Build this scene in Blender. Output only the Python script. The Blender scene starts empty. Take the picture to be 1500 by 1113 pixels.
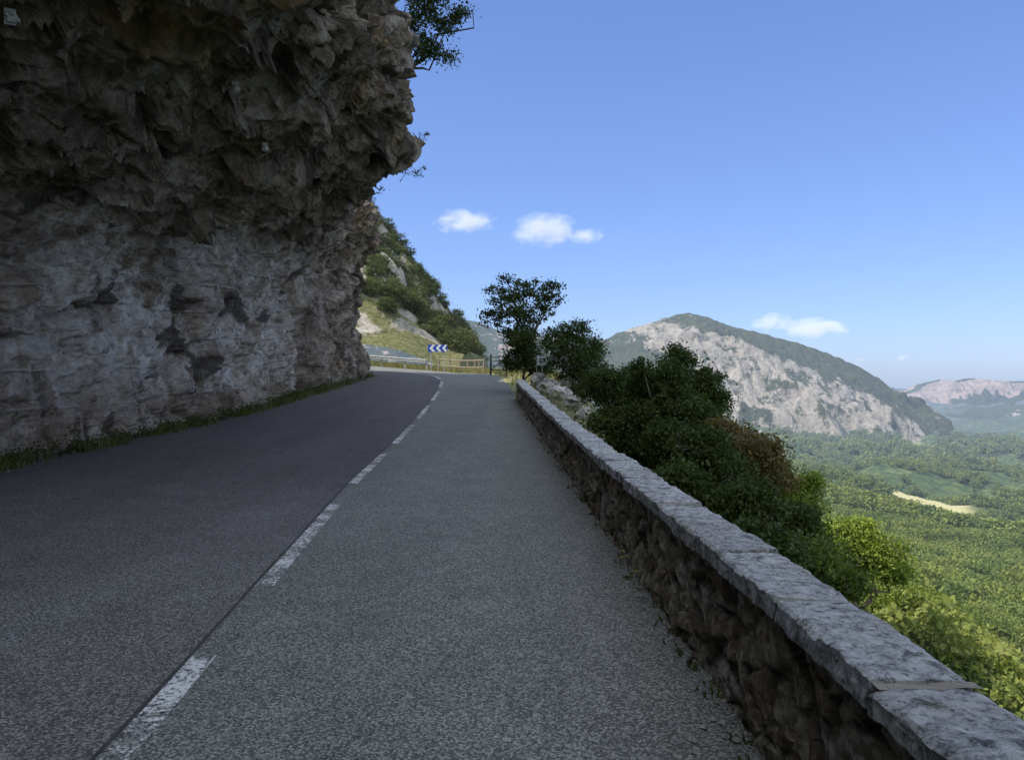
import bpy, math, numpy as np
from mathutils import Vector
rng=np.random.default_rng(7)
scene=bpy.context.scene
F=1167.0; U0=750.0; V0=545.0; EYE=1.6
# ------------------------------------------------------------ numpy noise
def _h(x,y,z,s=0):
    x=x.astype(np.int64);y=y.astype(np.int64);z=z.astype(np.int64)
    n=(x*73856093)^(y*19349663)^(z*83492791)^(s*2654435)
    n=n&0xffffffff
    n=((n^(n>>15))*2246822519)&0xffffffff
    n=((n^(n>>13))*3266489917)&0xffffffff
    n=n^(n>>16)
    return (n&0xffffff)/float(0xffffff)
def vnoise(p,s=0):
    i=np.floor(p);f=p-i;f=f*f*f*(f*(f*6-15)+10)
    x,y,z=i[...,0],i[...,1],i[...,2];r=0
    for dx in(0,1):
        wx=f[...,0] if dx else 1-f[...,0]
        for dy in(0,1):
            wy=f[...,1] if dy else 1-f[...,1]
            for dz in(0,1):
                wz=f[...,2] if dz else 1-f[...,2]
                r=r+wx*wy*wz*_h(x+dx,y+dy,z+dz,s)
    return r*2-1
def fbm(p,o=4,s=0,gain=.5):
    a=1;r=0;t=0;p=np.array(p,float)
    for k in range(o):
        r=r+a*vnoise(p,s+k);t+=a;a*=gain;p=p*2.03+11.7
    return r/t
def ridged(p,o=4,s=0):
    a=1;r=0;t=0;p=np.array(p,float)
    for k in range(o):
        r=r+a*(1-np.abs(vnoise(p,s+k))*2);t+=a;a*=.5;p=p*2.07+5.3
    return r/t
def worley(p,s=0,facet=False):
    i=np.floor(p);f=p-i
    F1=np.full(p.shape[:-1],9.);F2=F1.copy();cid=np.zeros(p.shape[:-1]);fac=np.zeros(p.shape[:-1])
    for dx in(-1,0,1):
        for dy in(-1,0,1):
            for dz in(-1,0,1):
                c=i+np.array([dx,dy,dz])
                a=[_h(c[...,0],c[...,1],c[...,2],s+k) for k in (11,12,13)]
                q=c+np.stack(a,-1)-p
                d=np.sqrt((q*q).sum(-1))
                new=d<F1
                F2=np.where(new,F1,np.minimum(F2,d))
                cid=np.where(new,_h(c[...,0],c[...,1],c[...,2],s+20),cid)
                if facet:
                    g=[_h(c[...,0],c[...,1],c[...,2],s+k)-.5 for k in (31,32,33)]
                    fac=np.where(new,(q*np.stack(g,-1)).sum(-1)*2,fac)
                F1=np.where(new,d,F1)
    return (F1,F2,cid,fac) if facet else (F1,F2,cid)
def sstep(x,a,b):
    t=np.clip((np.asarray(x,float)-a)/(b-a),0,1);return t*t*(3-2*t)
# ------------------------------------------------------------ mesh helpers
def add_mesh(name,v,f,mats,midx=None,attrs=None,smooth=False,parent=None):
    v=np.asarray(v,float).reshape(-1,3)
    me=bpy.data.meshes.new(name)
    if isinstance(f,np.ndarray):
        n,k=f.shape
        me.vertices.add(len(v));me.vertices.foreach_set('co',v.ravel())
        me.loops.add(n*k);me.loops.foreach_set('vertex_index',f.ravel().astype(np.int32))
        me.polygons.add(n);me.polygons.foreach_set('loop_start',np.arange(0,n*k,k,dtype=np.int32))
        me.update(calc_edges=True)
    else:
        me.from_pydata([tuple(a) for a in v],[],f)
    for m in (mats if isinstance(mats,(list,tuple)) else [mats]): me.materials.append(m)
    if midx is not None: me.polygons.foreach_set('material_index',np.asarray(midx,dtype=np.int32))
    me.polygons.foreach_set('use_smooth',np.full(len(me.polygons),smooth))
    if attrs:
        for k,a in attrs.items():
            at=me.attributes.new(k,'FLOAT','POINT');at.data.foreach_set('value',np.asarray(a,dtype=np.float32).ravel())
    me.update()
    ob=bpy.data.objects.new(name,me);scene.collection.objects.link(ob)
    if parent: ob.parent=parent
    return ob
def gridfaces(a,b,flip=False):
    i=np.arange((a)*(b)).reshape(a,b)
    q=np.stack([i[:-1,:-1],i[1:,:-1],i[1:,1:],i[:-1,1:]],-1).reshape(-1,4)
    return q[:,::-1].copy() if flip else q
class Parts:
    def __init__(s): s.v=[];s.f=[];s.m=[];s.n=0
    def add(s,v,f,m=0):
        v=np.asarray(v,float).reshape(-1,3)
        for q in f: s.f.append(tuple(int(x)+s.n for x in q)); s.m.append(m)
        s.v.append(v);s.n+=len(v)
    def box(s,c,d,m=0,rz=0,bev=0):
        x,y,z=[k/2 for k in d];cs,sn=math.cos(rz),math.sin(rz)
        V=[]
        for a in(-1,1):
            for b in(-1,1):
                for e in(-1,1):
                    px,py=a*x,b*y
                    V.append((c[0]+px*cs-py*sn,c[1]+px*sn+py*cs,c[2]+e*z))
        s.add(V,[(0,1,3,2),(4,6,7,5),(0,4,5,1),(2,3,7,6),(0,2,6,4),(1,5,7,3)],m)
    def tube(s,pts,rad,m=0,k=6):
        pts=np.asarray(pts,float);V=[];n=len(pts)
        for i in range(n):
            t=pts[min(i+1,n-1)]-pts[max(i-1,0)];t=t/(np.linalg.norm(t)+1e-9)
            a=np.cross(t,[0,0,1.]) if abs(t[2])<.9 else np.cross(t,[1.,0,0]);a/=np.linalg.norm(a);b=np.cross(t,a)
            for j in range(k):
                w=2*math.pi*j/k;V.append(pts[i]+rad[i]*(math.cos(w)*a+math.sin(w)*b))
        fs=[(i*k+j,i*k+(j+1)%k,(i+1)*k+(j+1)%k,(i+1)*k+j) for i in range(n-1) for j in range(k)]
        fs+= [tuple(range(k))[::-1],tuple((n-1)*k+j for j in range(k))]
        s.add(V,fs,m)
    def obj(s,name,mats,smooth=False,parent=None):
        return add_mesh(name,np.concatenate(s.v),s.f,mats,s.m,None,smooth,parent)
# ------------------------------------------------------------ material helpers
class MB:
    def __init__(s,name):
        s.m=bpy.data.materials.new(name);s.m.use_nodes=True;s.t=s.m.node_tree;s.t.nodes.clear()
        s.out=s.t.nodes.new('ShaderNodeOutputMaterial')
    def n(s,ty,props=None,**inp):
        nd=s.t.nodes.new(ty)
        for k,v in (props or {}).items(): setattr(nd,k,v)
        for k,v in inp.items():
            key=int(k[1:]) if k[0]=='i' and k[1:].isdigit() else k.replace('_',' ')
            s.set(nd.inputs[key],v)
        return nd
    def set(s,sock,v):
        if isinstance(v,bpy.types.NodeSocket): s.t.links.new(v,sock)
        elif isinstance(v,bpy.types.Node): s.t.links.new(v.outputs[0],sock)
        else:
            if isinstance(v,(tuple,list)) and len(v)==3 and sock.type=='RGBA': v=(*v,1)
            sock.default_value=v
    def pos(s): return s.n('ShaderNodeNewGeometry').outputs['Position']
    def mp(s,vec,scale): return s.n('ShaderNodeMapping',Vector=vec,Scale=scale).outputs[0]
    def noise(s,vec,sc,det=4,rough=.55,dist=0):
        return s.n('ShaderNodeTexNoise',None,Vector=vec,Scale=sc,Detail=det,Roughness=rough,Distortion=dist).outputs[0]
    def vor(s,vec,sc,feat='F1',rnd=1.0):
        return s.n('ShaderNodeTexVoronoi',{'feature':feat},Vector=vec,Scale=sc,Randomness=rnd)
    def math(s,op,a,b=0.,clamp=False): return s.n('ShaderNodeMath',{'operation':op,'use_clamp':clamp},i0=a,i1=b).outputs[0]
    def rng(s,v,a,b,c=0.,d=1.): 
        nd=s.n('ShaderNodeMapRange',{'clamp':True},Value=v)
        for k,x in zip(('From Min','From Max','To Min','To Max'),(a,b,c,d)): nd.inputs[k].default_value=x
        return nd.outputs[0]
    def ramp(s,v,stops):
        nd=s.n('ShaderNodeValToRGB',None,Fac=v);cr=nd.color_ramp
        while len(cr.elements)<len(stops): cr.elements.new(.5)
        for e,(p,c) in zip(cr.elements,stops): e.position=p;e.color=(*c,1)
        return nd.outputs[0]
    def mix(s,f,a,b,bt='MIX'):
        nd=s.n('ShaderNodeMix',{'data_type':'RGBA','blend_type':bt})
        s.set(nd.inputs[0],f);s.set(nd.inputs[6],a);s.set(nd.inputs[7],b);return nd.outputs[2]
    def attr(s,n): return s.n('ShaderNodeAttribute',{'attribute_name':n}).outputs['Fac']
    def bump(s,h,st=.5,d=.02,nrm=None):
        nd=s.n('ShaderNodeBump',None,Height=h,Strength=st,Distance=d)
        if nrm is not None: s.set(nd.inputs['Normal'],nrm)
        return nd.outputs[0]
    def bsdf(s,col,rough=.9,nrm=None,spec=.3,metal=0.):
        nd=s.n('ShaderNodeBsdfPrincipled',None,Roughness=rough,Metallic=metal);s.set(nd.inputs['Base Color'],col)
        nd.inputs['Specular IOR Level'].default_value=spec
        if nrm is not None: s.set(nd.inputs['Normal'],nrm)
        return nd.outputs[0]
    def haze(s,sh,L=4700.,col=(.36,.46,.64)):  # haze painted on: surfaces blend into a glow by distance from the origin
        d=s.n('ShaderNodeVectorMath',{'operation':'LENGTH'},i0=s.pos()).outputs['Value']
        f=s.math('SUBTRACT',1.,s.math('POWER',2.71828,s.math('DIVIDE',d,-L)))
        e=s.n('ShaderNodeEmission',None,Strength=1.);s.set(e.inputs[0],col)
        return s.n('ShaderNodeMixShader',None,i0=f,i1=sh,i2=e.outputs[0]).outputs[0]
    def done(s,sh): s.t.links.new(sh,s.out.inputs['Surface']);return s.m
def simple(name,col,rough=.7,metal=0.,spec=.3,var=.25,sc=8.):
    b=MB(name);n=b.noise(b.pos(),sc,5)
    c=b.mix(b.rng(n,.3,.7),tuple(x*(1-var) for x in col),tuple(min(1,x*(1+var)) for x in col))
    return b.done(b.bsdf(c,rough,b.bump(n,.2,.01),spec,metal))
# ---- asphalt
def asphalt(name,dark,light,tint,sp=.45,near=None):
    b=MB(name);p=b.pos()
    v=b.vor(p,85.);v2=b.vor(p,160.)
    r=b.n('ShaderNodeSeparateColor',None,Color=v.outputs['Color']).outputs[0]
    r2=b.n('ShaderNodeSeparateColor',None,Color=v2.outputs['Color']).outputs[0]
    rr=b.rng(r,.30,1.)
    c=b.mix(rr,dark,light)
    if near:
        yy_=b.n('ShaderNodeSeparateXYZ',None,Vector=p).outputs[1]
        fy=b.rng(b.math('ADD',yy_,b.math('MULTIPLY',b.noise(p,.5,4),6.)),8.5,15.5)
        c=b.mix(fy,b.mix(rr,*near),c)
    c=b.mix(b.rng(r2,.86,.95,0,sp),c,(.60,.59,.56))
    c=b.mix(b.rng(v.outputs['Distance'],.45,.8,0,.6),c,(.035,.034,.033))
    big=b.noise(b.mp(p,(.9,.12,1)),1.,5,.6)
    c=b.mix(b.rng(big,.3,.7,.0,.7),c,tint,'MULTIPLY')
    pat=b.noise(p,1.6,7,.68)
    c=b.mix(b.rng(pat,.35,.7,0,.45),c,(.55,.55,.57),'MULTIPLY')
    crack=b.vor(b.n('ShaderNodeVectorMath',{'operation':'ADD'},i0=p,i1=b.n('ShaderNodeTexNoise',None,Vector=p,Scale=3.).outputs[1]).outputs[0],.35,'DISTANCE_TO_EDGE').outputs['Distance']
    ck=b.math('MULTIPLY',b.rng(crack,.0,.004,1,0),b.rng(b.noise(p,.3,2),.5,.56))
    c=b.mix(b.math('MULTIPLY',ck,.5),c,(.04,.04,.04))
    nr=b.bump(v.outputs['Distance'],.6,.007)
    return b.done(b.bsdf(c,.85,nr,.25))
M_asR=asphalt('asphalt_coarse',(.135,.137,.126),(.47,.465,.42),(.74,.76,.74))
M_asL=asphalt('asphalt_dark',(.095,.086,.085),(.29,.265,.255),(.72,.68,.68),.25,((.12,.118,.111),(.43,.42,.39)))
# ---- paint
b=MB('road_paint');p=b.pos()
n1=b.noise(p,38.,6,.7);n2=b.noise(p,2.5,4,.6)
wear=b.rng(b.math('ADD',n1,b.math('MULTIPLY',n2,.55)),.70,.84,1,0)
col=b.mix(b.noise(p,60.,3),(.60,.59,.57),(.86,.85,.83))
sh=b.bsdf(col,.7);tr=b.n('ShaderNodeBsdfTransparent').outputs[0]
edge=b.attr('edge')
M_paint=b.done(b.n('ShaderNodeMixShader',None,i0=b.math('MULTIPLY',wear,b.rng(b.math('ADD',edge,b.math('MULTIPLY',n1,.8)),.5,.7)),i1=tr,i2=sh).outputs[0])
M_seam=simple('tar_seam',(.06,.057,.053),.8)
# ---- cliff
b=MB('cliff_rock');p=b.pos()
low=b.attr('low');hz=b.attr('hgt');cell=b.attr('cell');crk=b.attr('crk');shot=b.attr('shot')
n1=b.noise(p,.55,8,.62,.4);n2=b.noise(p,2.2,13,.78,.6);n3=b.noise(p,16.,8,.7)
st=b.noise(b.mp(p,(1.6,1.6,.28)),1.,6,.62,.5);mac=b.noise(p,.24,6,.6,.8)
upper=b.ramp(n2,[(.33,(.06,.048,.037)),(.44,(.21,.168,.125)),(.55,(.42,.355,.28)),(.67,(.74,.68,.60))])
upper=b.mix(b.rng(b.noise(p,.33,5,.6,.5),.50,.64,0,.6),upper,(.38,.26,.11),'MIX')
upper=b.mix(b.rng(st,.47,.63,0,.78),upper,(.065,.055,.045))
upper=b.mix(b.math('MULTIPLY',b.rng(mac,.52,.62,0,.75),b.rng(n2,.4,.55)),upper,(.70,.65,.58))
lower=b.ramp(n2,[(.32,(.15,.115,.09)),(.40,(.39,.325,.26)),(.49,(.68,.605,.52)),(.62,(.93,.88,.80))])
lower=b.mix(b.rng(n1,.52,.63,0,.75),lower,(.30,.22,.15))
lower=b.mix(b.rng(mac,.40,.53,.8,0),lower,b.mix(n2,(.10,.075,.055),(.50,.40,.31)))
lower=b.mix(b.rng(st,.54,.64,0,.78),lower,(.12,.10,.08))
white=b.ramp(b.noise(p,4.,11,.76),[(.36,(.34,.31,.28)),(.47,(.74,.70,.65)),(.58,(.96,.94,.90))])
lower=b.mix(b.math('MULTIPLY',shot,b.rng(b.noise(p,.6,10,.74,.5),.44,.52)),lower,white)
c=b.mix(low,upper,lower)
c=b.mix(b.rng(cell,0,1,.0,.55),c,(.50,.44,.38),'MULTIPLY')
ln=b.math('FRACT',b.math('DIVIDE',b.math('ADD',hz,b.math('MULTIPLY',b.noise(p,.5,3),.35)),.72))
line=b.math('MULTIPLY',b.rng(b.math('ABSOLUTE',b.math('SUBTRACT',ln,.5)),.0,.03,1,0),b.math('MULTIPLY',low,b.rng(b.noise(p,.35,5),.46,.54)))
c=b.mix(b.math('MULTIPLY',line,.55),c,(.95,.93,.90))
line2=b.math('MULTIPLY',b.rng(b.math('ABSOLUTE',b.math('SUBTRACT',ln,.43)),.0,.035,1,0),b.math('MULTIPLY',low,b.rng(b.noise(p,.35,5),.46,.54)))
c=b.mix(b.math('MULTIPLY',line2,.6),c,(.10,.085,.07))
c=b.mix(b.rng(crk,.0,.08,.75,0),c,(.045,.037,.029))
c=b.mix(b.rng(b.noise(b.mp(p,(1,1,2.2)),1.1,6,.7,1.2),.58,.64,0,.6),c,(.07,.058,.046))
veg=b.attr('veg')
c=b.mix(veg,c,b.mix(n2,(.03,.045,.015),(.12,.14,.05)))
hgt=b.math('ADD',b.math('MULTIPLY',n2,1.),b.math('MULTIPLY',n3,.35))
nr=b.bump(hgt,1.,.28)
M_cliff=b.done(b.bsdf(c,.92,nr,.2))
# ---- leaf material factory
def leafmat(name,c1,c2,haze=False,trans=.35,warm=None):
    b=MB(name);a=b.attr('tint')
    r=b.n('ShaderNodeObjectInfo').outputs['Random']
    c=b.mix(a,c1,c2)
    if warm: c=b.mix(b.rng(r,.0,1.,0,.9),c,b.mix(a,tuple(x*.6 for x in warm),warm))
    d=b.n('ShaderNodeBsdfPrincipled',None,Roughness=.6);b.set(d.inputs['Base Color'],c);d.inputs['Specular IOR Level'].default_value=.25
    t=b.n('ShaderNodeBsdfTranslucent');b.set(t.inputs[0],b.mix(1.,c,(1.,1.1,.55),'MULTIPLY'))
    s=b.n('ShaderNodeMixShader',None,i0=trans,i1=d.outputs[0],i2=t.outputs[0]).outputs[0]
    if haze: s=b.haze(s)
    return b.done(s)
M_leafdark=leafmat('leaf_dark',(.020,.033,.010),(.10,.14,.036))
M_leafmid=leafmat('leaf_mid',(.05,.08,.018),(.19,.25,.05))
M_leafbright=leafmat('leaf_bright',(.12,.17,.025),(.32,.39,.07))
M_leafbrown=leafmat('leaf_olive_brown',(.08,.066,.025),(.28,.22,.09))
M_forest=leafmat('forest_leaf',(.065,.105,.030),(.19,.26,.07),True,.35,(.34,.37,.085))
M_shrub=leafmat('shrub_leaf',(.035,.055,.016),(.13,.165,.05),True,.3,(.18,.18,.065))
M_bark=simple('bark',(.14,.115,.09),.95,var=.4)
M_grass=leafmat('grass_blade',(.05,.065,.018),(.22,.23,.08))
# ---- ground
b=MB('ground_soil');p=b.pos()
n=b.noise(p,.012,8,.65);n2=b.noise(p,.25,8,.7)
c=b.ramp(b.vor(p,.11).outputs['Distance'],[(.0,(.14,.185,.055)),(.4,(.085,.125,.04)),(.8,(.03,.05,.017))])
c=b.mix(b.rng(b.noise(p,.005,9,.7),.46,.62,0,.8),c,(.05,.08,.03))
c=b.mix(b.rng(n,.56,.64,0,.6),c,(.33,.34,.16))
near=b.attr('near')
gn=b.ramp(b.noise(p,9.,8,.7),[(.3,(.11,.12,.04)),(.5,(.26,.25,.11)),(.7,(.40,.37,.25))])
c=b.mix(near,c,gn)
c=b.mix(b.attr('field'),c,(.52,.47,.24))
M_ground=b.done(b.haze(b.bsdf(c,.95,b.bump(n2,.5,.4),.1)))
def mtnmat(name,green1,green2,rock1,rock2,sc,L=6200.,contrast=1.):
    b=MB(name);p=b.pos()
    n=b.noise(p,.012*sc,12,.74,.4);n2=b.noise(p,.06*sc,8,.75)
    rot=b.n('ShaderNodeMapping',None,Vector=p,Rotation=(0,math.radians(28),0),Scale=(.25,.25,1.)).outputs[0]
    ns=b.noise(rot,.045*sc,8,.7,.6)
    fall=b.noise(b.mp(p,(1,.35,.35)),.03*sc,8,.7,.5)
    g=b.mix(b.rng(n2,.38,.60),green1,green2)
    r=b.mix(b.rng(b.math('ADD',b.math('MULTIPLY',n2,.5),b.math('MULTIPLY',fall,.5)),.38,.56),rock1,rock2)
    s_=b.math('ADD',b.math('ADD',b.math('MULTIPLY',b.math('SUBTRACT',n,.5),2.2),b.math('MULTIPLY',b.math('SUBTRACT',ns,.5),1.5)),b.math('MULTIPLY',b.math('SUBTRACT',fall,.5),2.4))
    m=b.rng(b.math('ADD',b.attr('rock'),s_),.42,.60)
    c=b.mix(m,g,r)
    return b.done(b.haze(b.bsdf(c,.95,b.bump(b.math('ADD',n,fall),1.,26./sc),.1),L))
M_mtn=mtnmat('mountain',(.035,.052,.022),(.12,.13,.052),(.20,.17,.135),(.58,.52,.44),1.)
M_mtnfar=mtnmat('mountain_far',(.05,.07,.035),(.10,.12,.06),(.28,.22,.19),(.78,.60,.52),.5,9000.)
b=MB('hillside');p=b.pos()
n=b.noise(p,.35,9,.65,.3);n2=b.noise(p,2.5,8,.7)
c=b.mix(b.rng(n2,.35,.65),(.08,.095,.033),(.25,.235,.11))
c=b.mix(b.rng(b.math('ADD',n,b.attr('rock')),.51,.57),c,b.mix(b.rng(n2,.3,.65),(.22,.19,.15),(.54,.50,.43)))
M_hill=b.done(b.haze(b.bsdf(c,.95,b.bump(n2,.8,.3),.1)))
# ---- masonry
b=MB('rubble_stone');p=b.pos();cell=b.attr('cell');gap=b.attr('gap')
n=b.noise(p,14.,9,.75);n1=b.noise(p,2.,5)
c=b.ramp(n,[(.34,(.10,.085,.068)),(.49,(.29,.255,.205)),(.64,(.62,.57,.50))])
c=b.mix(b.rng(cell,0,1,0,.85),c,(.46,.37,.29),'MULTIPLY')
c=b.mix(b.rng(n1,.5,.7,0,.4),c,(.09,.09,.05))
c=b.mix(b.rng(gap,.03,.12,.75,0),c,(.07,.06,.048))
M_rub=b.done(b.bsdf(c,.95,b.bump(n,.9,.03),.15))
b=MB('capping_stone');p=b.pos();cell=b.attr('cell')
n=b.noise(p,13.,12,.82,.6);n1=b.noise(p,1.7,5)
c=b.ramp(n,[(.38,(.07,.07,.072)),(.45,(.35,.352,.355)),(.52,(.62,.625,.63)),(.66,(.88,.885,.88))])
c=b.mix(b.rng(cell,0,1,0,.5),c,(.66,.64,.64),'MULTIPLY')
c=b.mix(b.rng(b.noise(p,34.,7,.75),.55,.62,0,.85),c,(.08,.078,.078))
c=b.mix(b.rng(n1,.54,.72,0,.3),c,(.38,.33,.23))
c=b.mix(b.attr('mort'),c,b.mix(n,(.36,.31,.25),(.62,.56,.48)))
M_cap=b.done(b.bsdf(c,.92,b.bump(b.math('ADD',n,b.math('MULTIPLY',b.noise(p,50.,5),.5)),1.,.03),.2))
M_rock=simple('limestone',(.42,.40,.37),.95,var=.5,sc=6.)
M_galv=simple('galvanised_steel',(.34,.35,.36),.6,.0)
M_wood=simple('weathered_wood',(.26,.22,.17),.9,var=.4,sc=14.)
M_darkmetal=simple('dark_painted_steel',(.05,.055,.05),.6)
M_white=simple('white_sign_face',(.72,.73,.75),.5,var=.05)
M_blue=simple('blue_sign_face',(.03,.08,.42),.5,var=.08)
M_plate=simple('anchor_plate',(.45,.45,.45),.6,.0)
M_yel=simple('petal_yellow',(.75,.6,.04),.6)
# ------------------------------------------------------------ layout functions
def hroad(x,y):
    x=np.asarray(x,float);y=np.asarray(y,float)
    a=.0017*np.clip(y-8,0,19)**2+.0646*np.clip(y-27,0,11)
    a=a+.0646*3.5*(1-np.exp(-np.clip(y-38,0,99)/3.5))
    return a+sstep(y,38,52)*np.clip(-x-3,0,12)*.075
def P(pts): 
    a=np.array(pts,float);return a
LE=P([(-8.1,-40),(-8.1,12.7),(-8.05,18.5),(-7.6,22),(-7.4,29),(-6.85,36),(-6.9,39),(-8.3,41.8),(-11.5,43.5),(-17,44.3),(-34,45)])
CE=P([(-1.3,-40),(-1.45,-5),(-1.69,3.3),(-1.9,5.9),(-2.32,11.3),(-2.54,18.5),(-2.87,30.5),(-3.2,36),(-3.9,39.5),(-5.6,43.2),(-9.2,46.3),(-16,48.2),(-34,49.4)])
RE=P([(1.25,-40),(1.12,-5),(1.05,3.3),(.98,7.3),(.88,12),(.6,20),(.16,27),(-.1,33),(-.5,38),(-1.4,43),(-4,48),(-8.5,50.8),(-16,52.3),(-34,53.6)])
def resample(p,n):
    d=np.r_[0,np.cumsum(np.hypot(*np.diff(p,axis=0).T))];t=np.linspace(0,d[-1],4000)
    q=np.stack([np.interp(t,d,p[:,k]) for k in(0,1)],-1)
    k=np.ones(61)/61
    pad=np.pad(q,((30,30),(0,0)),mode='reflect',reflect_type='odd')
    q=np.stack([np.convolve(pad[:,i],k,'valid') for i in(0,1)],-1)
    return q[np.linspace(0,3999,n).astype(int)]
NR=500
le,ce,re_=resample(LE,NR),resample(CE,NR),resample(RE,NR)
def ribbon(name,a,c,nw,mat,dz):
    w=np.linspace(0,1,nw)[None,:,None]
    q=a[:,None,:]*(1-w)+c[:,None,:]*w
    z=hroad(q[...,0],q[...,1])+dz
    v=np.concatenate([q,z[...,None]],-1)
    return add_mesh(name,v,gridfaces(len(a),nw,True),mat,smooth=True)
road=bpy.data.objects.new('road',None);scene.collection.objects.link(road)
o=ribbon('left_lane',le-np.array([.5,0]),ce,16,M_asL,.004);o.parent=road
o=ribbon('right_lane',ce,re_,10,M_asR,.004);o.parent=road
def strip(name,y0,y1,off0,off1,mat,dz,sub=3,edge=True):
    d=np.r_[0,np.cumsum(np.hypot(*np.diff(ce,axis=0).T))];
    s0=np.interp(y0,ce[:,1],d);s1=np.interp(y1,ce[:,1],d)
    s=np.linspace(s0,s1,max(8,int((s1-s0)/.25)))
    x=np.interp(s,d,ce[:,0]);y=np.interp(s,d,ce[:,1])
    t=np.stack([np.gradient(x),np.gradient(y)],-1);t/=np.linalg.norm(t,axis=1)[:,None]
    nn=np.stack([t[:,1],-t[:,0]],-1)
    w=np.linspace(off0,off1,sub)
    wob_=(fbm(np.stack([s*1.5,0*s,0*s],-1),3,77)*.012)[:,None,None] if not edge else 0
    q=np.stack([x,y],-1)[:,None,:]+nn[:,None,:]*(w[None,:,None]+wob_)
    z=hroad(q[...,0],q[...,1])+dz
    ed=np.ones((len(s),sub));
    if edge: ed[0]=0;ed[-1]=0;ed[:,0]=0.35;ed[:,-1]=.35
    o=add_mesh(name,np.concatenate([q,z[...,None]],-1),gridfaces(len(s),sub,True),mat,attrs={'edge':ed});o.parent=road
strip('tar_seam',-5,47,-.04,-.018,M_seam,.008,3,False)
for a,c in [(-7,-1.2),(.6,4.45),(5.9,9.6),(11.2,14.9),(16.4,20.2),(21.8,25.5),(27.1,30.8),(32.3,35.8),(37,40.2),(41.3,44)]:
    strip('centre_line_dash',a,c,-.01,.125,M_paint,.012,5)
# ------------------------------------------------------------ ground sheet
WX=P([(1.14,-40),(1.14,-5),(1.08,3.3),(.99,7.3),(.88,12),(.6,20),(.16,27.4)])
def wx(y): return np.interp(y,WX[:,1],WX[:,0])
dd=np.array([0,1,5,20,40,100,200,400,900,2000,5000,12000.]);dv=np.array([0,.5,4.5,20,33,50,76,118,180,245,295,330.])
def G(x,y):
    xe=np.where(y<27,wx(y)+.5,0);t=sstep(y,26,31);xe=xe*(1-t)+2.0*t
    d=np.clip(x-xe,0,None);yb=np.clip(y-56,0,None)*.35
    r=np.sqrt(d*d+yb*yb)
    z=hroad(x,y)-np.interp(r,dd,dv)
    p=np.stack([x,y,0*x],-1)
    z=z+fbm(p/9.,3,3)*np.clip(r*.06,0,1.2)+fbm(p/90.,4,5)*np.clip((r-20)*.05,0,20)+ridged(p/420.,4,9)*np.clip((r-150)*.06,0,62)
    z=z+sstep(x-.60*y,-50,900)*130*sstep(r,350,1500)
    return z
xs=np.r_[-9000,-4000,-1500,-600,-250,-120,-60,np.arange(-40,3,.6),np.arange(3,60,1.2),np.geomspace(60,9500,190)]
ys=np.r_[-600,-250,-120,-60,np.arange(-40,60,.7),np.geomspace(60.5,14000,230)]
X,Y=np.meshgrid(xs,ys,indexing='ij')
Z=G(X,Y)
Z=Z-.03
near=sstep(-(X-3.5),0,1)*sstep(-(Y-60),0,3)
def fieldmask(x,y): return np.hypot((x-322)/44,(y-640)/58)
fld=1-sstep(fieldmask(X,Y)+fbm(np.stack([X/15,Y/15,0*X],-1),2)*.3,.8,1.05)
add_mesh('ground',np.stack([X,Y,Z],-1),gridfaces(len(xs),len(ys),False),M_ground,attrs={'near':near,'field':fld},smooth=True)
# ------------------------------------------------------------ cliff
FX=P([(-8.3,-70),(-8.3,12.7),(-8.25,18.5),(-7.85,22),(-7.6,29),(-6.95,36),(-6.85,38.3),(-7.5,40),(-9.8,41.3),(-14,42.2),(-45,43)])
d=np.r_[0,np.cumsum(np.hypot(*np.diff(FX,axis=0).T))]
s_at=lambda y:np.interp(y,FX[:7,1],d[:7])
S=np.r_[np.arange(0,s_at(4.5),.6),np.arange(s_at(4.5),s_at(38),.05),np.arange(s_at(38),d[-1]-25,.1),np.arange(d[-1]-25,d[-1],1.)]
sm=np.linspace(0,d[-1],3000);kk=np.ones(31)/31
bx=np.interp(sm,d,FX[:,0]);by=np.interp(sm,d,FX[:,1])
bx=np.convolve(np.pad(bx,15,mode='reflect',reflect_type='odd'),kk,'valid');by=np.convolve(np.pad(by,15,mode='reflect',reflect_type='odd'),kk,'valid')
tx,ty=np.gradient(bx),np.gradient(by);l=np.hypot(tx,ty);nx,ny=ty/l,-tx/l
bx,by,nx,ny=[np.interp(S,sm,a) for a in(bx,by,nx,ny)]
yy=by.copy();yy[S>s_at(38.3)]=38.3+ (S[S>s_at(38.3)]-s_at(38.3))*.5
lipX=np.interp(yy,[-70,5,12,19,21.3,22.5,24,26,28.5,31,60],[-2.9,-3.2,-2.9,-2.85,-2.75,-3.1,-4.0,-5.2,-6.5,-7.1,-7.1])
lipO=lipX-np.interp(yy,FX[:6,1],FX[:6,0]);lipO=np.where(yy>31,.25,lipO)
zl=np.interp(yy,[-70,5,15,21,22.5,24,26,30,38,60],[6.2,6.6,7.6,8.1,7.7,7.35,7.0,7.2,8.0,8.0])
zw=np.clip(3.5+.095*yy,3.2,6.6)
zw=zw+fbm(np.stack([yy/4.,0*yy,0*yy],-1),3,101)*.9*(1-sstep(yy,28,33))
top=np.interp(yy,[-70,0,25,32,40,60],[28,29,29,25,16,14])
h0=hroad(bx,by)
far=sstep(yy,25,30)
ctrl_o=np.stack([0*yy-.1,0*yy-.15,0*yy-.35,0*yy-.45,lipO*.35-.2,lipO*.78,lipO,lipO+.0,lipO-.4-1.5*far,lipO-2.2-3*far,lipO-12.-4*far],-1)
ctrl_z=np.stack([h0-.4,h0+.6,h0+2.,zw,zw+(zl-zw)*.30,zw+(zl-zw)*.72,zl,zl+1.0+.3*far,zl+3.2-1.3*far,zl+9-3.5*far,top],-1)
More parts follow.
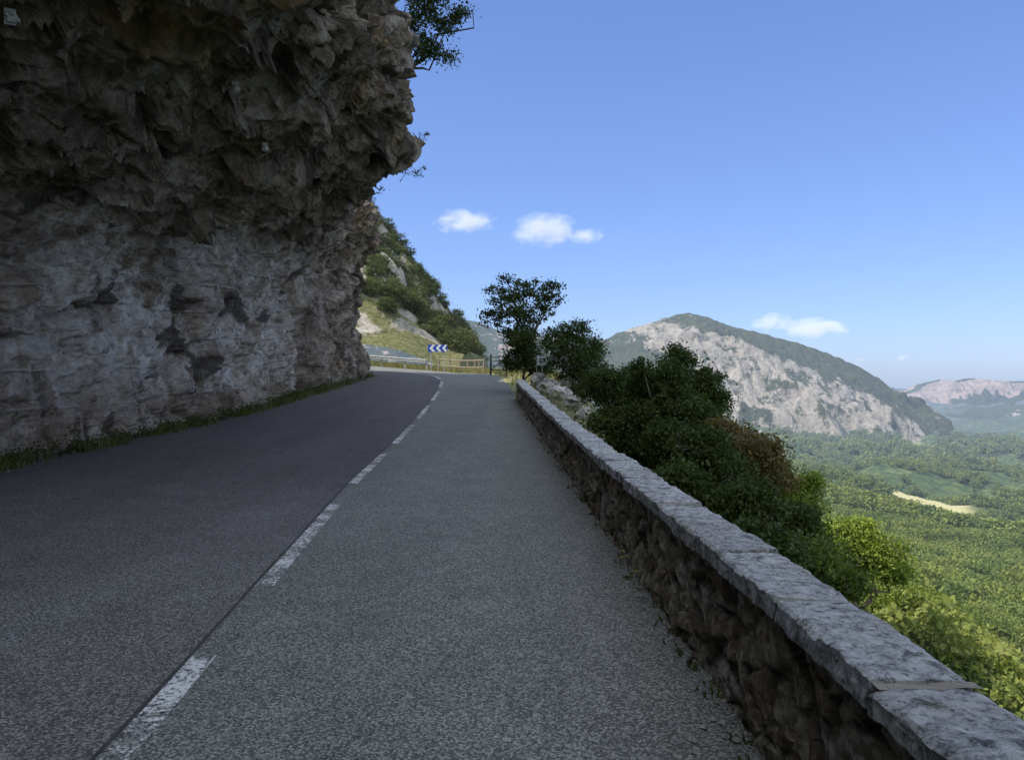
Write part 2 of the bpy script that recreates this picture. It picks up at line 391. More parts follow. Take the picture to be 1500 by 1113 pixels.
ct=np.array([0,.05,.14,.32,.42,.53,.60,.65,.75,.88,1.])
T=np.linspace(0,1,400)
O=np.array([np.interp(T,ct,r) for r in ctrl_o]);ZZ=np.array([np.interp(T,ct,r) for r in ctrl_z])
k=np.hanning(25);k/=k.sum()
sm1=lambda A:np.array([np.convolve(np.pad(r,12,mode='reflect',reflect_type='odd'),k,'valid') for r in A])
O=sm1(O);ZZ=sm1(ZZ)
Pc=np.stack([bx[:,None]+nx[:,None]*O,by[:,None]+ny[:,None]*O,ZZ],-1)
gs=np.gradient(Pc,axis=0);gt=np.gradient(Pc,axis=1);N=np.cross(gs,gt);N/=np.linalg.norm(N,axis=-1,keepdims=True)+1e-9
out=np.stack([nx,ny,0*nx],-1)[:,None,:]
sg=np.sign((N*out).sum(-1).mean());N=N*sg
tt=np.broadcast_to(T[None,:],O.shape)
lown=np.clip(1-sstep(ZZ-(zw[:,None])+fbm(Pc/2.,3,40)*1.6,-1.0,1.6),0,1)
wob=Pc+np.stack([fbm(Pc/1.2,4,70),fbm(Pc/1.2,4,73),fbm(Pc/1.2,4,76)],-1)*.36
ca,sa=math.cos(math.radians(24)),math.sin(math.radians(24))
wt=np.stack([wob[...,0],wob[...,1]*ca+wob[...,2]*sa,-wob[...,1]*sa+wob[...,2]*ca],-1)
f1,f2,cid,fa=worley(wt*np.array([.45,.30,.66]),1,True)
g1,g2,cid2,fb=worley(wt*np.array([1.2,.75,1.9])+7,2,True)
e1,e2,cid3,fc=worley(wt*np.array([3.2,2.1,5.0])+3,3,True)
sb=lambda F1_,F2_,w_:sstep(F2_-F1_,0,w_)
disp=fbm(Pc/4.5,3,30)*.5*(1-.25*lown)+((cid-.5)*.38*sb(f1,f2,.08)+fa*.50)*(1-.4*lown)+((cid2-.5)*.15*sb(g1,g2,.10)+fb*.26)*(1-.2*lown)+((cid3-.5)*.06*sb(e1,e2,.10)+fc*.11)+ridged(Pc/.9,5,50)*.10+fbm(Pc*3.5,4,60)*.05
crk=(f2-f1)*1.3+.5*(fbm(Pc/1.7,3,66)+.3)
disp-=np.exp(-((f2-f1)/.05)**2)*.15*sstep(-fbm(Pc/1.7,3,66),-.05,.15)
bed=(wt[...,2]+.25*fbm(Pc/3.,3,90))/1.35;bf=bed-np.floor(bed)
disp+=(sstep(bf,0,.88)-sstep(bf,.88,1)-.5)*.28*(1-.35*lown)
disp-=lown*(np.clip(ridged(np.stack([Pc[...,1]/3.0+.12*Pc[...,2],Pc[...,2]/14,0*Pc[...,0]],-1),3,88),.25,1)-.25)*1.05
disp*=sstep(tt,0,.03)*.75+.25
Pd=Pc+N*disp[...,None]
veg=sstep(ZZ,9.0,11.5)*far[:,None]*(1-0*ZZ)
veg=np.maximum(veg,sstep(ZZ,15,19)*.8)
shot=lown*sstep(Pc[...,1],13,16)*(1-sstep(Pc[...,1],28,33))*sstep(Pc[...,2],.6,1.6)
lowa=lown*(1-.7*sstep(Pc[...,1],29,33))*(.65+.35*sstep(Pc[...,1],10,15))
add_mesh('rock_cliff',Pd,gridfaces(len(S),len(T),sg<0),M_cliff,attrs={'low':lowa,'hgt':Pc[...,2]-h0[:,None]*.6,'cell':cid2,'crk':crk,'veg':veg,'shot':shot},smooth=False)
CL=Pd
# ------------------------------------------------------------ stone wall
wall=bpy.data.objects.new('stone_parapet_wall',None);scene.collection.objects.link(wall)
yw=np.r_[np.arange(-6,1.2,.1),np.arange(1.2,9,.022),np.arange(9,16,.04),np.arange(16,27.4,.08)]
zt=np.linspace(-.12,.60,36)
A,B=np.meshgrid(yw,zt,indexing='ij')
pp=np.stack([0*A,A*3.9,(B)*6.2],-1);pp[...,1:]+=np.stack([fbm(np.stack([A*2.6,B*2.6,0*A],-1),3,5),fbm(np.stack([A*2.6,B*2.6,0*A],-1),3,8)],-1)*.8
f1,f2,cid,fa=worley(pp,5,True)
gap=f2-f1
dsp=sstep(gap,0,.10)*.022+(cid-.5)*.03+fa*.05+fbm(np.stack([A*9,B*9,cid*9],-1),4,6)*.022
Xw=wx(A)-dsp+.035*(B*0+1)-.05*(1-sstep(B,-.1,.5))
Zw=hroad(Xw,A)+B
add_mesh('rubble_face',np.stack([Xw,A,Zw],-1),gridfaces(len(yw),len(zt),False),M_rub,attrs={'cell':cid,'gap':gap},parent=wall)
pz=np.linspace(-1.2,.60,20);A,B=np.meshgrid(yw[::3],pz,indexing='ij')
Xo=wx(A)+.28+fbm(np.stack([A*3,B*5,0*A],-1),3,16)*.03+.15*(1-sstep(B,-1.2,.5))
f1,f2,cid=worley(np.stack([0*A,A*3.6,B*6],-1),6)
add_mesh('outer_face',np.stack([Xo,A,hroad(Xo,A)+B],-1),gridfaces(len(yw[::3]),20,True),M_rub,attrs={'cell':cid,'gap':f2-f1},parent=wall)
q=Parts();q.box((wx(27.3)+.15,27.38,hroad(0,27.3)+.2),(.32,.14,.77),0);o=q.obj('wall_end',[M_rub],parent=wall)
V=[];Fq=[];CE_=[];MO=[];nv=0
y=-6.
while y<27.35:
    Ls=rng.uniform(.42,.9) if y<27 else .4
    y1=min(y+Ls,27.45);jt=rng.uniform(.012,.022);near_=y<9
    ny_=max(4,int((y1-y)/(.02 if near_ else .08)));nxs=20 if near_ else 7
    hh=.092+rng.uniform(-.012,.012);xo=rng.uniform(-.016,.016);w=.315+rng.uniform(-.012,.015)
    nb=5
    px=np.r_[np.zeros(nb),np.linspace(0,w,nxs)[1:-1],np.full(nb,w)]
    pzv=np.r_[np.linspace(0,hh,nb),np.full(nxs-2,hh),np.linspace(hh,0,nb)]
    yg=np.linspace(y+jt,y1-jt,ny_)
    yg=np.r_[yg[0],yg,yg[-1]]
    A=np.broadcast_to(yg[:,None],(len(yg),len(px)));PX=np.broadcast_to(px,A.shape);PZ=np.broadcast_to(pzv,A.shape).copy()
    PZ[0]=0;PZ[-1]=0
    PX=PX.copy()
    tilt=rng.uniform(-.014,.014)
    nn=np.stack([PX*9,A*9,PZ*9+0*A],-1)
    dz=fbm(nn,5,33,.62)*.016+fbm(nn*.3,2,35)*.008
    ed=np.minimum(np.minimum(PX,w-PX),np.minimum(A-y,y1-A))
    rough=.5+.8*(vnoise(nn*.6,44)>0)
    PZ2=PZ+np.where(PZ>hh*.6,dz-.014*np.exp(-ed/.012)*rough,0)+tilt*(PX/w-.5)
    dx=np.where((px<.001)|(px>w-.001),1,0)*(fbm(nn*1.3+5,4,37)*.016)
    xx=wx(A)-.03+xo+PX+dx
    zz=hroad(xx,A)+.600+PZ2
    V.append(np.stack([xx,A,zz],-1).reshape(-1,3));Fq.append(gridfaces(*A.shape,flip=True)+nv);nv+=A.size
    CE_.append(np.full(A.size,rng.random()));MO.append(np.zeros(A.size))
    if y1<27.3:
        mx=np.linspace(.01,w-.01,10);my=np.array([y1-.03,y1,y1+.03])
        A,B=np.meshgrid(my,mx,indexing='ij');xx=wx(A)-.03+B
        V.append(np.stack([xx,A,hroad(xx,A)+.600+.080+fbm(np.stack([xx*20,A*20,0*A],-1),2)*.008],-1).reshape(-1,3))
        Fq.append(gridfaces(3,10,True)+nv);nv+=A.size;CE_.append(np.zeros(A.size));MO.append(np.ones(A.size))
    y=y1
add_mesh('capping_slabs',np.concatenate(V),np.concatenate(Fq),M_cap,attrs={'cell':np.concatenate(CE_),'mort':np.concatenate(MO)},parent=wall)
# ------------------------------------------------------------ foliage
def leafquads(c,size,r,up=.3,asp=.55):
    n=len(c);d=r.normal(size=(n,3));d[:,2]+=up;d/=np.linalg.norm(d,axis=1)[:,None]
    a=np.cross(d,r.normal(size=(n,3)));a/=np.linalg.norm(a,axis=1)[:,None];bb=np.cross(d,a)
    s=(size*r.uniform(.6,1.3,n))[:,None]
    v=np.stack([c-a*s,c+bb*s*asp+d*s*.15,c+a*s,c-bb*s*asp+d*s*.15],1)
    return v.reshape(-1,3),np.arange(4*n).reshape(n,4)
def crown_pts(blobs,ncl,per,spread,r,flat=.85):
    bl=np.array(blobs,float);w=bl[:,3]**2;idx=r.choice(len(bl),ncl,p=w/w.sum())
    d=r.normal(size=(ncl,3));d/=np.linalg.norm(d,axis=1)[:,None]
    rad=bl[idx,3]*r.uniform(.25,1.0,ncl)**.5*r.uniform(.75,1.25,ncl)
    c=bl[idx,:3]+d*rad[:,None]*np.array([1,1,flat])
    tint=r.random(ncl)
    sp=spread*r.uniform(.5,1.5,ncl)
    L=c.repeat(per,0)+r.normal(size=(ncl*per,3))*sp.repeat(per)[:,None]*np.array([1,1,.6])
    tl=np.clip(tint.repeat(per)*.6+r.random(ncl*per)*.4,0,1)
    return c,L,tl
def tree(name,base,blobs,mleaf,ncl=220,per=45,spread=.14,leaf=.05,trunk=.1,seed=1,twigs=30,bare=0):
    r=np.random.default_rng(seed);base=np.array(base,float);q=Parts()
    bl=np.array(blobs,float);cen=(bl[:,:3]*bl[:,3:]).sum(0)/bl[:,3].sum()
    H=cen-base;fork=base+H*.5+r.normal(size=3)*.08
    def limb(a,b_,r0,r1,n=6,j=.07):
        t=np.linspace(0,1,n)[:,None];pts=a*(1-t)+b_*t;L=np.linalg.norm(b_-a)
        pts[1:-1]+=r.normal(size=(n-2,3))*L*j;return pts,np.linspace(r0,r1,n)
    p_,rr=limb(base-np.array([0,0,.2]),fork,trunk,trunk*.7,7,.04);rr[0]*=1.4;q.tube(p_,rr,0,8)
    ends=[]
    for x in bl:
        e=x[:3]+r.normal(size=3)*.1*x[3]
        p_,rr=limb(fork,e,trunk*.55,trunk*.18);q.tube(p_,rr,0,6);ends.append(p_)
    c,L,tl=crown_pts(blobs,ncl,per,spread,r)
    for j in range(min(twigs,ncl)):
        cc=c[j];al=np.concatenate(ends);a=al[np.argmin(((al-cc)**2).sum(1))]
        p_,rr=limb(a,cc,trunk*.16,trunk*.04,4);q.tube(p_,rr,0,4)
    for j in range(bare):
        x=bl[r.integers(len(bl))];dd_=r.normal(size=3);dd_[2]=abs(dd_[2])*.6+.2;dd_/=np.linalg.norm(dd_)
        p_,rr=limb(x[:3],x[:3]+dd_*x[3]*1.5,.02,.004,6,.05);q.tube(p_,rr,0,4)
        for m in range(3):
            s0=p_[2+m];p2,r2=limb(s0,s0+(dd_+r.normal(size=3)*.6)*x[3]*.5,.01,.003,4,.06);q.tube(p2,r2,0,3)
    v1=np.concatenate(q.v);lv,lf=leafquads(L,leaf,r)
    nf=len(q.f);n1=len(v1)
    allv=np.concatenate([v1,lv]);
    me=bpy.data.meshes.new(name)
    faces=q.f;lens=np.array([len(f) for f in faces]);flat=np.array([i for f in faces for i in f])
    loops=np.concatenate([flat,(lf+n1).ravel()]);lens=np.concatenate([lens,np.full(len(lf),4)])
    st=np.r_[0,np.cumsum(lens)[:-1]]
    me.vertices.add(len(allv));me.vertices.foreach_set('co',allv.ravel())
    me.loops.add(len(loops));me.loops.foreach_set('vertex_index',loops.astype(np.int32))
    me.polygons.add(len(lens));me.polygons.foreach_set('loop_start',st.astype(np.int32));me.update(calc_edges=True)
    me.materials.append(M_bark);me.materials.append(mleaf)
    me.polygons.foreach_set('material_index',np.r_[np.zeros(nf),np.ones(len(lf))].astype(np.int32))
    at=me.attributes.new('tint','FLOAT','POINT');at.data.foreach_set('value',np.r_[np.zeros(n1),tl.repeat(4)].astype(np.float32))
    ob=bpy.data.objects.new(name,me);scene.collection.objects.link(ob);return ob
def W(u,v,y): return ((u-U0)/F*y,y,EYE-(v-V0)/F*y)
def WB(u,v,y,rpx,dy=0): return (*W(u,v,y+dy),rpx/F*y)
def gz(x,y): return float(G(np.array([x]),np.array([y]))[0])
Yt=31.
x0=W(768,540,Yt)[0]
tree('oak_tree',(x0,Yt,gz(x0,Yt)),[WB(735,437,Yt,24),WB(765,426,Yt,25,.5),WB(800,430,Yt,22),WB(720,466,Yt,17),WB(757,465,Yt,26,-.5),WB(790,460,Yt,20),WB(770,492,Yt,20,.3),WB(742,411,Yt,9),WB(812,418,Yt,10),WB(745,490,Yt,14)],M_leafdark,250,32,.12,.055,.11,3,50)
for i,(u,v,yv,bl,m,ncl) in enumerate([
 (768,548,30.5,[(752,528,18),(775,520,22),(765,500,20),(792,540,16)],M_leafdark,170),
 (842,560,28,[(815,500,22),(842,485,22),(864,513,22),(830,530,28),(868,545,24),(845,560,26)],M_leafdark,350),
 (905,600,23,[(890,560,28),(925,560,28),(905,590,30),(945,600,34),(870,575,22)],M_leafdark,330),
 (985,640,19,[(945,570,30),(985,553,28),(1030,562,28),(1048,590,22),(985,600,42),(1020,620,36),(940,620,34),(1000,528,20),(990,512,9),(940,541,15)],M_leafdark,580),
 (1040,700,16,[(980,650,40),(1030,660,40),(1060,700,40),(1020,710,40)],M_leafdark,420),
 (1090,720,17.5,[(1075,650,34),(1110,665,34),(1130,695,34),(1080,700,40),(1060,635,22)],M_leafbrown,380),
 (1140,780,14,[(1100,740,40),(1150,770,42),(1180,800,34),(1110,790,40),(1060,740,30)],M_leafdark,420),
 (1165,740,21,[(1150,715,24),(1178,730,28),(1170,765,30),(1190,705,14)],M_leafbright,180),
 (1220,860,13,[(1200,825,34),(1235,855,26),(1180,820,30)],M_leafmid,220),
 (910,650,18.5,[(885,618,24),(915,640,27),(945,662,28),(975,685,26)],M_leafdark,230),
 (1030,740,14.5,[(1000,705,30),(1035,735,32),(1075,765,32)],M_leafdark,230),
 (1130,830,12,[(1105,795,32),(1140,815,32),(1170,840,28)],M_leafdark,220),
 ]):
    x0,y0,_=W(u,v,yv);x0=max(x0,1.9) if yv<27 else x0
    tree('shrub_oak' if m is not M_leafbrown else 'smoke_bush',(x0,y0,gz(x0,y0)),[WB(a,b_,yv,c_,rng.uniform(-1,1)*(1 if i<9 else .4)) for a,b_,c_ in bl],m,int(ncl*1.4),38,.13 if yv>20 else .11,.042,.07,20+i,40,bare=6 if m in(M_leafbright,M_leafmid) else 3)
for i,(u,v,yv,bl) in enumerate([(1250,850,34,[(1215,790,30),(1255,785,34),(1295,810,30),(1245,825,38),(1315,840,22)]),(1330,930,40,[(1290,880,34),(1345,890,34),(1385,930,30),(1300,930,40)]),(1440,1040,36,[(1400,985,40),(1450,990,40),(1490,1040,44),(1420,1040,46)])]):
    x0,y0,_=W(u,v,yv)
    tree('downy_oak_tree',(x0,y0,gz(x0,y0)),[WB(a,b_,yv,c_,rng.uniform(-1,1)) for a,b_,c_ in bl],M_leafbright,420,36,.22,.08,.14,50+i,60,bare=12)
Yc=24.5
tree('cliff_top_tree',(-4.6,25.2,9.2),[WB(622,12,Yc,24),WB(655,40,Yc,18),WB(625,70,Yc,22),WB(672,22,Yc,14),WB(655,85,Yc,12),WB(640,-25,Yc,34),WB(692,18,Yc,7),WB(600,40,Yc,24)],M_leafdark,300,26,.13,.05,.09,71,70)
for i,(u,v,r_) in enumerate([(600,215,10),(612,205,7),(585,248,10),(610,255,6),(545,285,9),(530,300,9)]):
    y0=22.6+i*.6
    x,_,z=W(u,v,y0);tree('cliff_plant',(x-.5,y0,z-.05),[(x,y0,z,r_/F*y0),(x+.25,y0,z+.12,r_/F*y0*.6)],M_leafdark,8,10,.07,.03,.012,80+i,8,bare=9)
for i,(x,y0,z,r_) in enumerate([(-7.9,37.6,9.1,.6),(-8.4,36.2,9.7,.7),(-7.4,39.0,8.7,.45),(-9.0,38.9,9.2,.7),(-7.9,39.8,8.0,.45),(-7.2,38.3,9.0,.35)]):
    tree('cliff_shrub',(x-.5,y0,z-.9),[(x,y0,z,r_),(x+.3,y0-.3,z-.3,r_*.7)],M_leafmid,70,34,.12,.05,.03,90+i,10)
# ------------------------------------------------------------ grass
def grass(name,pts,hmin,hmax,per,mat,spread=.12):
    n=len(pts)*per;p0=np.repeat(pts,per,0)+rng.normal(size=(n,3))*np.array([spread,spread,0])
    hh=rng.uniform(hmin,hmax,n)[:,None];lean=rng.normal(size=(n,3))*.45;lean[:,2]=0
    a=rng.normal(size=(n,3));a[:,2]=0;a/=np.linalg.norm(a,axis=1)[:,None];w=.008+.006*rng.random(n)[:,None]
    up=np.array([0,0,1.])
    m=p0+up*hh*.6+lean*hh*.4;t=p0+up*hh*.95+lean*hh
    v=np.stack([p0-a*w,p0+a*w,m+a*w*.7,m-a*w*.7,t],1).reshape(-1,3)
    i=np.arange(n)*5;q1=np.stack([i,i+1,i+2,i+3],-1);q2=np.stack([i+3,i+2,i+4],-1)
    me_f=[tuple(x) for x in q1.tolist()]+[tuple(x) for x in q2.tolist()]
    tn=np.repeat(np.clip(np.repeat(rng.random(len(pts)),per)*.6+rng.random(n)*.4,0,1),5)
    return add_mesh(name,v,me_f,mat,attrs={'tint':tn})
g=[]
for i in range(800):
    y0=rng.uniform(9,39.5);x=np.interp(y0,LE[:7,1],LE[:7,0])-.18+abs(rng.normal())*.2-.1
    if vnoise(np.array([[y0*.7,0,0]]))[0]*1.1+rng.random()*.7<.42: continue
    g.append((x,y0,float(hroad(x,y0))))
grass('grass_verge',np.array(g),.05,.28,14,M_grass)
gl=[]
for i in range(420):
    y0=rng.uniform(10,39);x=np.interp(y0,LE[:7,1],LE[:7,0])-.25+abs(rng.normal())*.15
    gl.append((x,y0,float(hroad(x,y0))+rng.uniform(.02,.24)))
gl=np.array(gl);c=np.repeat(gl,22,0)+rng.normal(size=(len(gl)*22,3))*np.array([.1,.12,.07])
v,f=leafquads(c,.028,rng);add_mesh('low_weeds',v,f,M_leafdark,attrs={'tint':rng.random(len(c)).repeat(4)})
g=[]
for i in range(70):
    y0=3.2+rng.random()**1.3*24;x=wx(y0)-.03-abs(rng.normal())*.04;g.append((x,y0,float(hroad(x,y0))))
grass('wall_foot_grass',np.array(g),.02,.06,5,M_grass,.03)
g=[]
for i in range(2500):
    x=rng.uniform(-12,3);y0=rng.uniform(27,57)
    xr=np.interp(y0,RE[:11,1],RE[:11,0])
    if x<xr+.25: continue
    g.append((x,y0,float(G(np.array([x]),np.array([y0]))[0])))
for i in range(1800):
    x=rng.uniform(-16,-2.5);y0=rng.uniform(51,58);yr=np.interp(-x,-RE[9:,0],RE[9:,1])
    if y0<yr+.3: continue
    g.append((x,y0,float(hroad(x,y0))))
grass('meadow_grass',np.array(g),.08,.45,9,leafmat('dry_grass',(.12,.125,.05),(.36,.32,.16)),.15)
n=5000;y0=1.5+rng.random(n)**1.4*26;x=wx(y0)-.02-np.abs(rng.normal(size=n))*.10
x2=rng.uniform(-8,1,1200);y2=2+rng.random(1200)*14;x=np.r_[x,x2];y0=np.r_[y0,y2];n=len(x)
s=rng.uniform(.003,.010,n)*(1+1.2*(rng.random(n)>.97));s[5000:]*=.6
oc=np.array([(1,0,0),(-1,0,0),(0,1,0),(0,-1,0),(0,0,1),(0,0,-1)],float)
v=(np.stack([x,y0,hroad(x,y0)+.005+s*.4],-1)[:,None,:]+oc[None]*s[:,None,None]*rng.uniform(.6,1.3,(n,6,1)))
fo=np.array([(0,2,4),(2,1,4),(1,3,4),(3,0,4),(2,0,5),(1,2,5),(3,1,5),(0,3,5)])
f=(np.arange(n)[:,None,None]*6+fo[None]).reshape(-1,3)
add_mesh('roadside_gravel',v.reshape(-1,3),f,simple('gravel',(.36,.34,.30),.95,var=.5,sc=40.))
q=Parts()
for cx,cy in [(.93,6.5),(.95,6.1),(.94,6.65),(.92,7.4)]:
    zb=float(hroad(cx,cy))
    for k_ in range(4):
        px,py=cx+rng.normal()*.03,cy+rng.normal()*.04;hz_=rng.uniform(.04,.1)
        q.tube([(px,py,zb),(px+.01,py,zb+hz_)],[.0015,.001],0,3)
        for m in range(6):
            a=m*math.pi/3;q.add([(px+.01,py,zb+hz_),(px+.01+.013*math.cos(a-.3),py+.013*math.sin(a-.3),zb+hz_+.004),(px+.01+.013*math.cos(a+.3),py+.013*math.sin(a+.3),zb+hz_+.004)],[(0,1,2)],1)
q.obj('yellow_wildflowers',[M_leafmid,M_yel])
import bmesh
def rock(name,c,r_,seed,mat=M_rock,sq=(1,1,.7)):
    me=bpy.data.meshes.new(name)
    bm=bmesh.new();bmesh.ops.create_icosphere(bm,subdivisions=4,radius=1)
    v=np.array([x.co[:] for x in bm.verts])
    f1,f2,ci,fa=worley(v*1.3+seed*3.3,seed,True)
    k=.75+.28*fbm(v*1.2+seed,3,seed)+.3*fa+.06*fbm(v*6,2,seed)
    v=v*k[:,None]*np.array(sq)*r_+np.array(c)
    for a,b_ in zip(bm.verts,v): a.co=b_
    bm.to_mesh(me);bm.free();me.materials.append(mat);o=bpy.data.objects.new(name,me);scene.collection.objects.link(o);return o
for i,(u,v_,yv,rp) in enumerate([(805,562,27.5,14),(822,572,26,14),(840,585,24.5,12),(790,553,28.5,11),(858,602,22,12),(872,618,20.5,9),(830,556,28,10)]):
    x,y0,z=W(u,v_,yv);rock('limestone_boulder',(max(x,wx(min(yv,27))+.75),y0,z-.1),rp/F*yv*1.5,i+1)
def on_cliff(u,v):
    D=CL-np.array([0,0,EYE]);m=D[...,1]>4
    uu=np.where(m,U0+F*D[...,0]/np.where(m,D[...,1],1),1e9);vv=np.where(m,V0-F*D[...,2]/np.where(m,D[...,1],1),1e9)
    e=(uu-u)**2+(vv-v)**2;dist=D[...,1]
    cand=np.where(e<36,dist,1e9);k_=np.unravel_index(np.argmin(cand),cand.shape);return CL[k_]
for i,(u,v_) in enumerate([(342,130),(384,220),(136,14),(15,25)]):
    c=on_cliff(u,v_);q=Parts()
    q.box((c[0]+.1,c[1]-.12,c[2]-.05),(.11,.03,.17),0,.5);q.box((c[0]+.1,c[1]-.02,c[2]-.02),(.04,.3,.04),0,.3);q.tube([(c[0]+.11,c[1]-.22,c[2]-.05),(c[0]+.1,c[1]-.10,c[2]-.05)],[.02,.02],0,6)
    q.box((c[0]+.14,c[1]-.15,c[2]-.10),(.08,.05,.05),0,.5)
    q.obj('rock_anchor_plate',[M_plate])
# ------------------------------------------------------------ guardrail, fence, gate, signs
def gpt(x,y): return float(G(np.array([x]),np.array([y]))[0])
q=Parts();path=[(-5.4,49.9),(-7,50.9),(-9,51.8),(-12,52.6),(-16,53.2),(-22,53.8)]
pa=resample(P(path),40);V=[]
prof=[(0,.47),(.06,.50),(.06,.54),(0,.57),(.0,.59),(.06,.62),(.06,.66),(0,.69)]
for x,y0 in pa:
    zb=gpt(x,y0)
    for dx,dz in prof: V.append((x-dx*.4,y0-dx,zb+dz))
q.add(V,[tuple(int(t) for t in f_) for f_ in gridfaces(len(pa),len(prof))],0)
for x,y0 in pa[::4]:
    zb=gpt(x,y0);q.box((x+.05,y0+.1,zb+.28),(.1,.08,.8),0)
q.obj('guard_rail',[M_galv])
q=Parts();path=resample(P([(-4.6,50.2),(-3.4,49.2),(-2.3,47.6),(-1.6,45.5)]),7)
for i,(x,y0) in enumerate(path):
    zb=gpt(x,y0);q.tube([(x,y0,zb-.1),(x,y0,zb+.85)],[.06,.055],0,8)
    if i<6:
        x1,y1=path[i+1];z1=gpt(x1,y1)
        for hh in(.35,.75): q.tube([(x,y0-.06,zb+hh),(x1,y1-.06,z1+hh)],[.045,.04],0,7)
q.obj('wooden_fence',[M_wood])
q=Parts();ga=W(719,550,41)[:2];gb=W(742,550,40)[:2];za=gpt(*ga)
for (x,y0) in(ga,gb): q.tube([(x,y0,za-.2),(x,y0,za+1.05)],[.055,.055],0,8)
for hh in(.25,.48,.71,.93): q.tube([(ga[0],ga[1],za+hh),(gb[0],gb[1],za+hh)],[.028,.028],0,6)
q.tube([(ga[0],ga[1],za+.25),(gb[0],gb[1],za+.93)],[.025,.025],0,6)
q.obj('field_gate',[M_darkmetal])
q=Parts();cx,cy,cz=W(641,510,50.5);w,h=1.22,.46
q.box((cx,cy,cz),(w,.03,h),1)
for k_ in range(3):
    xx=cx-w/2+.10+k_*.40;t=.20;hw=h/2-.01
    yv=cy-.019
    pts=[(xx,yv,cz),(xx+.19,yv,cz+hw),(xx+.19+t*.9,yv,cz+hw),(xx+t*.9,yv,cz),(xx+.19+t*.9,yv,cz-hw),(xx+.19,yv,cz-hw)]
    pts=[(min(a,cx+w/2-.005),b_,c_) for a,b_,c_ in pts]
    q.add(pts,[(0,3,2,1),(0,5,4,3)],0)
for dx in(-.42,.42): q.tube([(cx+dx,cy+.05,gpt(cx+dx,cy)-.1),(cx+dx,cy+.05,cz+.2)],[.035,.035],2,8)
q.obj('chevron_bend_sign',[M_white,M_blue,M_galv])
q=Parts();cx,cy,cz=W(794,528,28.6)
q.box((cx,cy,cz),(.42,.025,.36),0,.5);q.tube([(cx,cy+.04,gz(cx,cy)-.3),(cx,cy+.04,cz+.15)],[.03,.03],1,8)
q.box((cx+.0,cy-.02,cz+.06),(.28,.006,.03),2,.5);q.box((cx,cy-.02,cz-.03),(.28,.006,.03),2,.5)
q.tube([(cx-.2,cy-.05,gz(cx,cy)-.3),(cx-.2,cy-.05,cz-.12)],[.02,.02],1,6)
q.obj('roadside_sign',[M_white,M_galv,M_darkmetal])
# ------------------------------------------------------------ left hillside
xs2=np.linspace(-60,2,200);ys2=np.linspace(54,150,240);X,Y=np.meshgrid(xs2,ys2,indexing='ij')
def HS(X,Y):
    p=np.stack([X,Y,0*X],-1)
    r=1.35*np.clip(-X-4.2+fbm(p/7.,3,21)*1.2,0,None);f_=.72*np.clip(Y-54.5,0,None)
    k_=2.5;z=-k_*np.log(np.exp(-np.clip(r,0,60)/k_)+np.exp(-np.clip(f_,0,60)/k_))
    z=z+k_*math.log(2)*np.exp(-np.minimum(r,f_)/k_)
    fl=sstep(z,1.2,6)
    w1,w2,ci,fa=worley(p/4.+fbm(p/3.,2,28)[...,None]*.4,27,True)
    return 1.62+np.clip(-X-3,0,12)*.075+z+ (fbm(p/6.,4,22)*1.2+fa*1.3+(ci-.5)*1.0+np.clip(ridged(p/5.,3,24),0,1)*1.0-.4)*fl
Z=HS(X,Y);gr=np.gradient(Z,xs2,axis=0);gr2=np.gradient(Z,ys2,axis=1);slope=np.hypot(gr,gr2)
rockm=sstep(slope,1.0,2.2)*.16-.12*(1-sstep(Z,2.5,4.5))
Z=Z-np.clip(X+3.5,0,None)*2.5-.25*(1-sstep(Y,54,55.2))- sstep(Y,105,150)*10
add_mesh('rocky_hillside',np.stack([X,Y,Z],-1),gridfaces(200,240),M_hill,attrs={'rock':rockm},smooth=False)
# ------------------------------------------------------------ mountains
def ridge(name,pts,D,Wf,base,amp,mat,rockfn,nx_=360,ny_=150,seed=0,nsc=420.,ppow=1.0,wfn=None):
    pts=np.array(pts,float);px=(pts[:,0]-U0)/F*D;pz=EYE-(pts[:,1]-V0)/F*D
    xs=np.linspace(px[0],px[-1],nx_);tv=np.r_[np.linspace(-1,0,ny_),np.linspace(.05,1,20)]
    X,TV=np.meshgrid(xs,tv,indexing='ij');R=np.interp(X,px,pz)
    Wl=Wf if wfn is None else wfn(U0+F*X/D)
    Y=D+TV*np.where(TV<0,Wl,Wf*.8);t=np.abs(TV);env=(1-t)**ppow
    p=np.stack([X/nsc,Y/nsc,0*X],-1)
    e=ridged(p+fbm(p*.7,2,seed+4)[...,None]*.5,7,seed)-.4
    w1,w2,ci,fa=worley(p*2.2+fbm(p*3,3,seed+6)[...,None]*.35,seed+8,True)
    Z=base+(R-base)*env+(e+fa*.5)*amp*np.clip(t*3.2,0.04,1)*np.clip(env*3,0,1)
    Z+=fbm(p*14,3,seed+5)*amp*.05
    vv=V0+F*(EYE-Z)/Y
    rk=rockfn(U0+F*X/Y,vv,t,e)
    return add_mesh(name,np.stack([X,Y,Z],-1),gridfaces(*X.shape),mat,attrs={'rock':rk},smooth=True)
def rk_main(u,v,t,e):
    up=np.interp(u,[900,990,1060,1150,1250,1330,1400],[470,470,484,518,562,606,650])
    lo=np.interp(u,[900,990,1060,1150,1250,1345,1400],[472,550,635,666,668,668,660])
    m=sstep(v-up,-4,12)*(1-sstep(v-lo,-22,10))*(1-sstep(u,1345,1365))
    return -.02+.70*m+.25*e+.30*(1-sstep(v,468,492))
